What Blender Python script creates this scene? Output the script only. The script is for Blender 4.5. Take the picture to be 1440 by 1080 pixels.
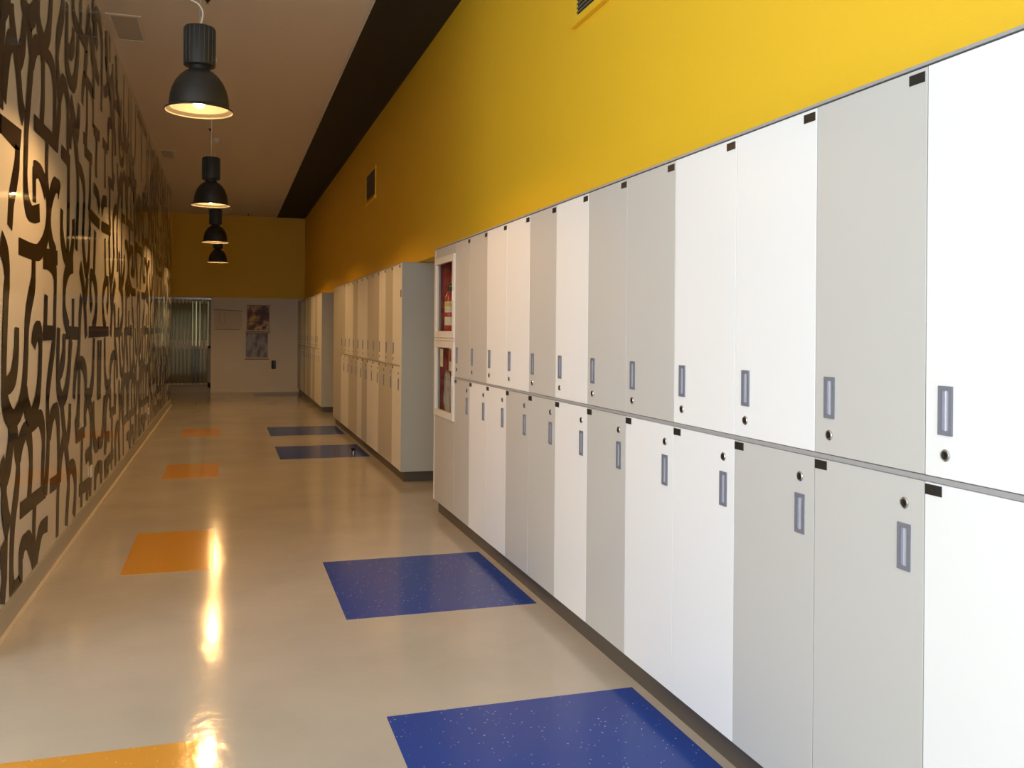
import bpy, bmesh, math, random
from mathutils import Vector, Matrix
random.seed(7)
SC = bpy.context.scene
for o in list(bpy.data.objects):
    bpy.data.objects.remove(o)

# ------------------------------------------------------------------ camera
CAM_H = 1.45
cam_data = bpy.data.cameras.new('camera')
cam = bpy.data.objects.new('camera', cam_data)
SC.collection.objects.link(cam)
cam_data.sensor_width = 36.0
cam_data.lens = 1276.0 / 1440.0 * 36.0
cam_data.shift_y = -74.0 / 1440.0
cam_data.clip_start = 0.05
yaw, roll = math.atan2(402.0, 1276.0), 0.008
fw = Vector((math.sin(yaw), math.cos(yaw), 0.0))
rt = Vector((math.cos(yaw), -math.sin(yaw), 0.0))
up = Vector((0, 0, 1))
cR = rt * math.cos(roll) + up * math.sin(roll)
cU = up * math.cos(roll) - rt * math.sin(roll)
m = Matrix((cR, cU, -fw)).transposed().to_4x4()
m.translation = Vector((0, 0, CAM_H))
cam.matrix_world = m
SC.camera = cam

# ------------------------------------------------------------------ light and exposure
SKY = 7.6
LAMP_W = 77.0
BULB_AREA = 0.0105            # m2, the glowing envelope each lamp's power leaves from
LAMP_COL = (1.0, 0.55, 0.195)
SC.view_settings.view_transform = 'Standard'
SC.view_settings.look = 'None'
SC.view_settings.gamma = 1.0
SC.view_settings.use_curve_mapping = False
SC.view_settings.exposure = 0.0
world = bpy.data.worlds.new('world')
SC.world = world
world.use_nodes = True
wn = world.node_tree.nodes['Background']
wn.inputs[0].default_value = (0.84, 0.91, 1.0, 1)
wn.inputs[1].default_value = SKY

# daylight portal in the big lobby window beside and behind the camera (samples the sky, emits nothing itself)
def portal(name, loc, rot, sx, sy):
    d = bpy.data.lights.new(name, 'AREA')
    d.shape = 'RECTANGLE'; d.size = sx; d.size_y = sy
    d.cycles.is_portal = True
    o = bpy.data.objects.new(name, d)
    o.location = loc; o.rotation_euler = rot
    SC.collection.objects.link(o)
WIN_Y0, WIN_Y1, WIN_Z0, WIN_Z1, WIN_X = -2.5, 2.2, 0.25, 3.75, -4.5
portal('window_portal', (WIN_X - 0.02, (WIN_Y0 + WIN_Y1) / 2, (WIN_Z0 + WIN_Z1) / 2), (0, -math.pi / 2, 0),
       WIN_Z1 - WIN_Z0, WIN_Y1 - WIN_Y0)
END_X0, END_X1, END_Z0, END_Z1, END_Y = -2.2, 0.6, 0.25, 3.6, -3.0      # glazed end of the corridor behind the camera
portal('end_portal', ((END_X0 + END_X1) / 2, END_Y - 0.22, (END_Z0 + END_Z1) / 2), (math.pi / 2, 0, 0), END_X1 - END_X0, END_Z1 - END_Z0)

# ------------------------------------------------------------------ materials
def mat(name, col, rough=0.5, metal=0.0, spec=0.5, coat=0.0, coat_rough=0.05):
    M = bpy.data.materials.new(name); M.use_nodes = True
    b = M.node_tree.nodes['Principled BSDF']
    b.inputs['Base Color'].default_value = (*col, 1)
    b.inputs['Roughness'].default_value = rough
    b.inputs['Metallic'].default_value = metal
    b.inputs['Specular IOR Level'].default_value = spec
    b.inputs['Coat Weight'].default_value = coat
    b.inputs['Coat Roughness'].default_value = coat_rough
    return M
def nodes(M): return M.node_tree.nodes, M.node_tree.links, M.node_tree.nodes['Principled BSDF']
def bump(M, scale, dist, detail=2.0, vec_scale=None):
    n, l, b = nodes(M)
    tc = n.new('ShaderNodeTexCoord'); mp = n.new('ShaderNodeMapping')
    if vec_scale: mp.inputs['Scale'].default_value = vec_scale
    t = n.new('ShaderNodeTexNoise'); t.inputs['Scale'].default_value = scale; t.inputs['Detail'].default_value = detail
    bp = n.new('ShaderNodeBump'); bp.inputs['Strength'].default_value = 1.0; bp.inputs['Distance'].default_value = dist
    l.new(tc.outputs['Object'], mp.inputs['Vector']); l.new(mp.outputs[0], t.inputs['Vector'])
    l.new(t.outputs[0], bp.inputs['Height']); l.new(bp.outputs[0], b.inputs['Normal'])
    return t
def mottle(M, scale, a, c, detail=4.0, lo=0.35, hi=0.65):
    n, l, b = nodes(M)
    tc = n.new('ShaderNodeTexCoord'); t = n.new('ShaderNodeTexNoise')
    t.inputs['Scale'].default_value = scale; t.inputs['Detail'].default_value = detail
    r = n.new('ShaderNodeValToRGB')
    r.color_ramp.elements[0].position = lo; r.color_ramp.elements[0].color = (*a, 1)
    r.color_ramp.elements[1].position = hi; r.color_ramp.elements[1].color = (*c, 1)
    l.new(tc.outputs['Object'], t.inputs['Vector']); l.new(t.outputs[0], r.inputs[0]); l.new(r.outputs[0], b.inputs['Base Color'])
    return r
def specks(M, base, col, scale=60.0, size=0.16):
    """small light chips scattered in vinyl tile"""
    n, l, b = nodes(M)
    tc = n.new('ShaderNodeTexCoord'); v = n.new('ShaderNodeTexVoronoi'); v.inputs['Scale'].default_value = scale
    w = n.new('ShaderNodeTexNoise'); w.inputs['Scale'].default_value = 90
    mx = n.new('ShaderNodeMixRGB'); mx.blend_type = 'ADD'; mx.inputs[0].default_value = 0.012
    lt = n.new('ShaderNodeMath'); lt.operation = 'LESS_THAN'; lt.inputs[1].default_value = size
    sp = n.new('ShaderNodeSeparateColor'); g = n.new('ShaderNodeMath'); g.operation = 'GREATER_THAN'; g.inputs[1].default_value = 0.72
    mu = n.new('ShaderNodeMath'); mu.operation = 'MULTIPLY'
    mc = n.new('ShaderNodeMixRGB'); mc.inputs[1].default_value = (*base, 1); mc.inputs[2].default_value = (*col, 1)
    l.new(tc.outputs['Object'], mx.inputs[1]); l.new(w.outputs['Color'], mx.inputs[2]); l.new(mx.outputs[0], v.inputs['Vector'])
    l.new(v.outputs['Distance'], lt.inputs[0]); l.new(v.outputs['Color'], sp.inputs[0]); l.new(sp.outputs[0], g.inputs[0])
    l.new(lt.outputs[0], mu.inputs[0]); l.new(g.outputs[0], mu.inputs[1]); l.new(mu.outputs[0], mc.inputs[0])
    l.new(mc.outputs[0], b.inputs['Base Color'])
def emit(name, col, strength):
    M = mat(name, col); b = M.node_tree.nodes['Principled BSDF']
    b.inputs['Emission Color'].default_value = (*col, 1); b.inputs['Emission Strength'].default_value = strength
    return M

FLOOR_ROUGH = 0.115
M = {}
M['floor'] = mat('floor_vinyl', (0.50, 0.455, 0.39), FLOOR_ROUGH, spec=0.22)
mottle(M['floor'], 1.6, (0.47, 0.43, 0.37), (0.53, 0.48, 0.415), 5.0)
bump(M['floor'], 16.0, 0.0010, 4.0)
M['blue'] = mat('blue_vinyl', (0.03, 0.045, 0.26), 0.16, spec=0.12); specks(M['blue'], (0.028, 0.068, 0.33), (0.45, 0.5, 0.75)); bump(M['blue'], 9.0, 0.0006, 3.0)
M['orange'] = mat('orange_vinyl', (0.75, 0.36, 0.06), 0.13, spec=0.3); specks(M['orange'], (0.68, 0.325, 0.050), (0.85, 0.6, 0.25)); bump(M['orange'], 16.0, 0.0010, 4.0)
M['mural'] = mat('mural_laminate', (0.64, 0.61, 0.56), 0.06, spec=0.30); bump(M['mural'], 2.2, 0.0006, 1.0)
M['ink'] = mat('mural_letter_print', (0.022, 0.015, 0.010), 0.06, spec=0.05); bump(M['ink'], 2.2, 0.0006, 1.0)
M['skirt'] = mat('skirting', (0.36, 0.34, 0.29), 0.35)
M['caulk'] = mat('floor_bead', (0.66, 0.57, 0.46), 0.4)
M['ceiling'] = mat('ceiling_paint', (0.74, 0.68, 0.62), 0.9); bump(M['ceiling'], 60, 0.0004)
M['black'] = mat('black_soffit', (0.012, 0.011, 0.009), 0.7)
M['yellow'] = mat('yellow_paint', (0.88, 0.545, 0.02), 0.55); bump(M['yellow'], 120, 0.0004)
M['white_wall'] = mat('white_wall_paint', (0.82, 0.78, 0.70), 0.7); bump(M['white_wall'], 90, 0.0004)
M['white'] = mat('white_laminate', (0.84, 0.85, 0.86), 0.38, spec=0.4); bump(M['white'], 3.0, 0.0006, 1.0)
M['grey'] = mat('grey_laminate', (0.56, 0.555, 0.535), 0.38, spec=0.4); bump(M['grey'], 3.0, 0.0006, 1.0)
M['panel'] = mat('end_panel_laminate', (0.47, 0.49, 0.46), 0.45)
M['carcass'] = mat('locker_carcass', (0.33, 0.33, 0.32), 0.6)
M['alu'] = mat('aluminium', (0.50, 0.50, 0.51), 0.4, 0.6)
M['rail'] = mat('rail', (0.40, 0.40, 0.41), 0.45, 0.2)
M['kick'] = mat('kick_plate', (0.085, 0.070, 0.055), 0.35)
M['handle'] = mat('handle_metal', (0.24, 0.25, 0.30), 0.4, 0.35)
M['handle_in'] = mat('handle_inset', (0.42, 0.43, 0.52), 0.3, 0.2)  # paler than the flange, the highlight of the pull put into its colour
M['chrome'] = mat('chrome', (0.62, 0.62, 0.62), 0.18, 1.0)
M['dark'] = mat('dark_plastic', (0.012, 0.011, 0.010), 0.35)
M['plate'] = mat('number_plate', (0.014, 0.012, 0.010), 0.4)
M['plate_mark'] = mat('number_plate_wear', (0.07, 0.06, 0.05), 0.5)
M['lamp'] = mat('lamp_black', (0.016, 0.015, 0.015), 0.45)
M['reflector'] = mat('lamp_reflector', (0.016, 0.016, 0.015), 0.6, spec=0.05)
M['lip'] = mat('lamp_lip', (0.03, 0.03, 0.028), 0.4)
M['bulb'] = emit('lamp_bulb', LAMP_COL, LAMP_W / (math.pi * BULB_AREA))
M['cable'] = mat('cable', (0.60, 0.57, 0.52), 0.6)
M['offwhite'] = mat('offwhite_plastic', (0.72, 0.69, 0.62), 0.5)
M['frame_white'] = mat('white_frame', (0.80, 0.77, 0.72), 0.4)
M['red_dark'] = mat('dark_red_lining', (0.34, 0.045, 0.028), 0.6)
M['red'] = mat('red_enamel', (0.42, 0.030, 0.022), 0.3)
M['cream'] = mat('paper_label', (0.75, 0.70, 0.55), 0.7)
M['yellow_label'] = mat('yellow_label', (0.70, 0.52, 0.10), 0.6)
M['vent'] = mat('vent_slat', (0.16, 0.14, 0.10), 0.5)
M['vent_dark'] = mat('vent_dark', (0.02, 0.018, 0.012), 0.8)
M['hatch'] = mat('hatch_panel', (0.50, 0.48, 0.46), 0.8)
M['slat'] = mat('blind_slat', (0.50, 0.46, 0.33), 0.6)
_n, _l, _b = nodes(M['slat']); _t = _n.new('ShaderNodeBsdfTranslucent'); _t.inputs[0].default_value = (0.5, 0.5, 0.38, 1)
_x = _n.new('ShaderNodeMixShader'); _x.inputs[0].default_value = 0.35
_l.new(_b.outputs[0], _x.inputs[1]); _l.new(_t.outputs[0], _x.inputs[2]); _l.new(_x.outputs[0], _n['Material Output'].inputs['Surface'])
M['wood'] = mat('poster_rod_wood', (0.28, 0.16, 0.07), 0.6)
M['paper'] = mat('chart_paper', (0.72, 0.66, 0.58), 0.8)
M['pencil'] = mat('pencil_line', (0.33, 0.28, 0.23), 0.8)
M['frosted'] = mat('frosted_pane', (0.06, 0.065, 0.05), 0.3)
M['glow_pane'] = emit('glowing_pane', (0.80, 0.74, 0.42), 0.30)  # pane glows by itself, standing in for light from behind the glazing
M['lobby'] = mat('lobby_paint', (0.72, 0.72, 0.70), 0.8)
def glass(name, tint=(1, 1, 1), refl=0.08):
    G = bpy.data.materials.new(name); G.use_nodes = True
    n, l = G.node_tree.nodes, G.node_tree.links; n.clear()
    o = n.new('ShaderNodeOutputMaterial'); t = n.new('ShaderNodeBsdfTransparent'); g = n.new('ShaderNodeBsdfGlossy')
    t.inputs[0].default_value = (*tint, 1); g.inputs['Roughness'].default_value = 0.02
    x = n.new('ShaderNodeMixShader'); x.inputs[0].default_value = refl
    l.new(t.outputs[0], x.inputs[1]); l.new(g.outputs[0], x.inputs[2]); l.new(x.outputs[0], o.inputs[0])
    return G
M['glass'] = glass('clear_glass', (0.96, 0.97, 0.96))
# thin plastic film
PB = bpy.data.materials.new('plastic_film'); PB.use_nodes = True
_b = PB.node_tree.nodes['Principled BSDF']; _b.inputs['Base Color'].default_value = (0.62, 0.60, 0.55, 1)
_b.inputs['Roughness'].default_value = 0.25; _b.inputs['Alpha'].default_value = 0.72
M['film'] = PB
def art(name, stops, scale, kind='NOISE', stretch=(1, 1, 1)):
    A = mat(name, (0.5, 0.5, 0.5), 0.45); n, l, b = nodes(A)
    tc = n.new('ShaderNodeTexCoord'); mp = n.new('ShaderNodeMapping'); mp.inputs['Scale'].default_value = stretch
    t = n.new('ShaderNodeTexNoise' if kind == 'NOISE' else 'ShaderNodeTexVoronoi'); t.inputs['Scale'].default_value = scale
    r = n.new('ShaderNodeValToRGB'); cr = r.color_ramp
    while len(cr.elements) < len(stops): cr.elements.new(0.5)
    for e, (p, c) in zip(cr.elements, stops): e.position = p; e.color = (*c, 1)
    l.new(tc.outputs['Object'], mp.inputs['Vector']); l.new(mp.outputs[0], t.inputs['Vector'])
    l.new(t.outputs[0], r.inputs[0]); l.new(r.outputs[0], b.inputs['Base Color'])
    return A
M['art_warm'] = art('warm_print', [(0.30, (0.05, 0.012, 0.01)), (0.46, (0.14, 0.025, 0.03)), (0.53, (0.34, 0.20, 0.03)), (0.59, (0.80, 0.50, 0.14)), (0.64, (0.30, 0.20, 0.30)), (0.75, (0.03, 0.02, 0.02))], 4.2)
M['art_cool'] = art('cool_print', [(0.35, (0.10, 0.10, 0.15)), (0.46, (0.22, 0.23, 0.30)), (0.55, (0.38, 0.39, 0.46)), (0.68, (0.14, 0.14, 0.20))], 3.5, 'NOISE', (1.6, 1, 0.7))

# ------------------------------------------------------------------ mesh helpers
def bx(bm, x0, x1, y0, y1, z0, z1, bevel=0.0):
    r = bmesh.ops.create_cube(bm, size=1.0)
    vs = r['verts']
    bmesh.ops.scale(bm, vec=(abs(x1 - x0), abs(y1 - y0), abs(z1 - z0)), verts=vs)
    bmesh.ops.translate(bm, vec=((x0 + x1) / 2, (y0 + y1) / 2, (z0 + z1) / 2), verts=vs)
    if bevel:
        es = list({e for v in vs for e in v.link_edges})
        bmesh.ops.bevel(bm, geom=es, offset=bevel, segments=1, affect='EDGES', profile=0.5)
    return bm
def lathe(bm, prof, seg=32, cx=0, cy=0, axis='Z'):
    rings = []
    for r, z in prof:
        ring = []
        for k in range(seg):
            a = 2 * math.pi * k / seg
            if axis == 'Z': co = (cx + r * math.cos(a), cy + r * math.sin(a), z)
            else: co = (-z, cx + r * math.cos(a), cy + r * math.sin(a))     # axis along -X, cx/cy become y/z
            ring.append(bm.verts.new(co))
        rings.append(ring)
    for a, b in zip(rings, rings[1:]):
        for k in range(seg):
            bm.faces.new((a[k], a[(k + 1) % seg], b[(k + 1) % seg], b[k]))
    return rings
def cap(bm, ring, flip=False):
    bm.faces.new(ring if flip else list(reversed(ring)))
def tube(bm, pts, r, seg=8):
    pts = [Vector(p) for p in pts]; prev = None
    ref = Vector((0.31, 0.87, 0.13))
    for i, p in enumerate(pts):
        d = (pts[min(i + 1, len(pts) - 1)] - pts[max(i - 1, 0)]).normalized()
        u = d.cross(ref).normalized(); v = d.cross(u)
        ring = [bm.verts.new(p + (u * math.cos(2 * math.pi * k / seg) + v * math.sin(2 * math.pi * k / seg)) * r) for k in range(seg)]
        if prev:
            for k in range(seg): bm.faces.new((prev[k], prev[(k + 1) % seg], ring[(k + 1) % seg], ring[k]))
        else: bm.faces.new(list(reversed(ring)))
        prev = ring
    bm.faces.new(prev)
def obj(name, bm, m, parent=None, smooth=False):
    bmesh.ops.recalc_face_normals(bm, faces=bm.faces[:])
    me = bpy.data.meshes.new(name); bm.to_mesh(me); bm.free()
    for mm in (m if isinstance(m, (list, tuple)) else [m]): me.materials.append(mm)
    if smooth:
        me.polygons.foreach_set('use_smooth', [True] * len(me.polygons))
        me.set_sharp_from_angle(angle=math.radians(38))
    o = bpy.data.objects.new(name, me); SC.collection.objects.link(o)
    if parent: o.parent = parent
    return o
def box(name, c, m, parent=None, bevel=0.0):
    return obj(name, bx(bmesh.new(), *c, bevel=bevel), m, parent)
def struct(o): o['kind'] = 'structure'; return o
def tag(o, label, cat, group=None):
    o['label'] = label; o['category'] = cat
    if group: o['group'] = group
    return o
def thing(name, label, cat, loc=(0, 0, 0), group=None):
    o = bpy.data.objects.new(name, None); SC.collection.objects.link(o); o.location = loc; o.empty_display_size = 0.1
    return tag(o, label, cat, group)
def share(src, parent, loc=None, m=None):
    o = src.copy()
    if m is not None:
        o.data = src.data.copy(); o.data.materials.clear(); o.data.materials.append(m)
    SC.collection.objects.link(o); o.parent = parent
    if loc is not None: o.location = loc
    return o

# ------------------------------------------------------------------ the setting
LW, RF, RW = -1.0, 1.6, 1.75       # left wall face, locker faces, yellow wall face
CEIL, BACK = 4.06, 21.8
L_END, L_BEG = 18.4, 4.4           # the mural wall runs between these
def nm(o, n): o.name = n; return o
fl = struct(box('floor', (-4.8, 2.6, -3.0, 22.1, -0.1, 0.0), M['floor']))
def tile(c, m):
    return box('tile', (c[0], c[1], c[2], c[3], -0.002, 0.0008), m, fl)
for y0, y1 in ((2.21, 3.385), (4.575, 5.75), (10.43, 11.58), (12.75, 13.9), (20.35, 21.45)):
    tile((0.585, 1.592, y0, y1), M['blue'])
tile((-0.80, -0.062, 2.20, 3.38), M['orange'])
for y0, y1 in ((5.76, 6.905), (9.33, 10.32), (12.9, 14.0)):
    tile((-0.585, -0.065, y0, y1), M['orange'])
struct(box('ceiling', (-4.8, 1.10, -3.0, 22.1, CEIL, CEIL + 0.12), M['ceiling']))
struct(box('trim_1', (1.10, 2.6, -3.0, 22.1, CEIL - 0.002, CEIL + 0.12), M['black']))
struct(box('trim_2', (1.085, 1.10, -3.0, BACK, CEIL - 0.02, CEIL), M['offwhite']))
wl = struct(box('wall_left', (LW - 0.2, LW, L_BEG, L_END, 0.0, CEIL), M['mural']))
bl = bmesh.new(); bx(bl, LW, LW + 0.012, L_BEG, L_END, 0.0, 0.125, 0.003)
struct(obj('baseboard_left', bl, M['skirt']))
struct(box('trim_3', (LW + 0.012, LW + 0.032, L_BEG, L_END, 0.0, 0.010), M['caulk']))
struct(box('wall_right', (RW, RW + 0.9, -3.0, 22.1, 2.108, CEIL), M['yellow']))
# back wall: white below, yellow above, opening for the blind-covered glazing on the left
BX = -0.33
struct(box('wall_back', (BX, 2.6, BACK, BACK + 0.2, 0.0, 2.17), M['white_wall']))
struct(box('wall_back_upper', (-2.6, 2.6, BACK, BACK + 0.2, 2.17, CEIL), M['yellow']))
struct(box('baseboard_back', (BX, 1.16, BACK - 0.012, BACK, 0.0, 0.07), M['white_wall']))
struct(box('wall_alcove', (-2.6, -2.4, L_END, BACK + 0.2, 0.0, CEIL), M['white_wall']))
struct(box('wall_alcove_return', (-2.6, LW - 0.2, L_END - 0.2, L_END, 0.0, CEIL), M['mural']))
# lobby around and behind the camera, with the big window the daylight comes through
le = bmesh.new()
bx(le, -4.8, END_X0, END_Y - 0.2, END_Y, 0.0, CEIL); bx(le, END_X1, 2.6, END_Y - 0.2, END_Y, 0.0, CEIL)
bx(le, END_X0, END_X1, END_Y - 0.2, END_Y, 0.0, END_Z0); bx(le, END_X0, END_X1, END_Y - 0.2, END_Y, END_Z1, CEIL)
struct(obj('wall_lobby_end', le, M['lobby']))
w3 = bmesh.new()
for k in range(4):
    x = END_X0 + (END_X1 - END_X0) * k / 3
    bx(w3, x - 0.03, x + 0.03, END_Y - 0.14, END_Y - 0.08, END_Z0, END_Z1)
bx(w3, END_X0, END_X1, END_Y - 0.14, END_Y - 0.08, END_Z0, END_Z0 + 0.06); bx(w3, END_X0, END_X1, END_Y - 0.14, END_Y - 0.08, END_Z1 - 0.06, END_Z1)
w3o = struct(obj('window_3', w3, M['alu']))
box('pane', (END_X0, END_X1, END_Y - 0.115, END_Y - 0.109, END_Z0, END_Z1), M['glass'], w3o)
struct(box('wall_lobby_return', (-4.8, LW - 0.2, L_BEG, L_BEG + 0.2, 0.0, CEIL), M['lobby']))
lw = bmesh.new()
bx(lw, WIN_X - 0.15, WIN_X, -3.0, WIN_Y0, 0.0, CEIL); bx(lw, WIN_X - 0.15, WIN_X, WIN_Y1, L_BEG, 0.0, CEIL)
bx(lw, WIN_X - 0.15, WIN_X, WIN_Y0, WIN_Y1, 0.0, WIN_Z0); bx(lw, WIN_X - 0.15, WIN_X, WIN_Y0, WIN_Y1, WIN_Z1, CEIL)
struct(obj('wall_lobby_side', lw, M['lobby']))
w1 = bmesh.new()
for k in range(5):
    y = WIN_Y0 + (WIN_Y1 - WIN_Y0) * k / 4
    bx(w1, WIN_X - 0.1, WIN_X - 0.04, y - 0.03, y + 0.03, WIN_Z0, WIN_Z1)
bx(w1, WIN_X - 0.1, WIN_X - 0.04, WIN_Y0, WIN_Y1, WIN_Z0, WIN_Z0 + 0.06); bx(w1, WIN_X - 0.1, WIN_X - 0.04, WIN_Y0, WIN_Y1, WIN_Z1 - 0.06, WIN_Z1)
w1o = struct(obj('window_1', w1, M['alu']))
box('pane', (WIN_X - 0.075, WIN_X - 0.069, WIN_Y0, WIN_Y1, WIN_Z0, WIN_Z1), M['glass'], w1o)
struct(box('wall_recess', (2.25, 2.45, -3.0, 22.1, 0.0, 2.108), M['panel']))

# ------------------------------------------------------------------ mural letters on the left wall
def catmull(p, n=5):
    if len(p) < 3: return p
    q = [p[0]] + list(p) + [p[-1]]; out = []
    for i in range(1, len(q) - 2):
        a, b, c, d = q[i - 1], q[i], q[i + 1], q[i + 2]
        for s in range(n):
            t = s / n
            out.append(tuple(0.5 * (2 * b[k] + (c[k] - a[k]) * t + (2 * a[k] - 5 * b[k] + 4 * c[k] - d[k]) * t * t
                             + (3 * b[k] - a[k] - 3 * c[k] + d[k]) * t ** 3) for k in (0, 1)))
    out.append(p[-1]); return out
SW, SH = 0.090, 0.088              # stroke widths of uprights and bars
def ribbon(bm, pts, x):
    n = len(pts); L, R = [], []
    for i in range(n):
        def nrm(a, b):
            dy, dz = b[0] - a[0], b[1] - a[1]; l = math.hypot(dy, dz) or 1e-6
            return (-dz / l, dy / l)
        n0 = nrm(pts[i - 1], pts[i]) if i else nrm(pts[0], pts[1])
        n1 = nrm(pts[i], pts[i + 1]) if i < n - 1 else n0
        my, mz = n0[0] + n1[0], n0[1] + n1[1]; ml = math.hypot(my, mz)
        if ml < 0.3: my, mz, ml = n1[0], n1[1], 1.0
        my /= ml; mz /= ml
        k = 1 / max(0.6, my * n1[0] + mz * n1[1])
        hw = 0.5 * (SW * abs(my) + SH * abs(mz)) / max(1e-6, math.hypot(my, mz)) * k
        def cl(v): return min(CEIL - 0.01, max(0.127, v))
        L.append(bm.verts.new((x, pts[i][0] + my * hw, cl(pts[i][1] + mz * hw))))
        R.append(bm.verts.new((x, pts[i][0] - my * hw, cl(pts[i][1] - mz * hw))))
    for i in range(n - 1):
        try: bm.faces.new((L[i], L[i + 1], R[i + 1], R[i]))
        except ValueError: pass
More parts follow.
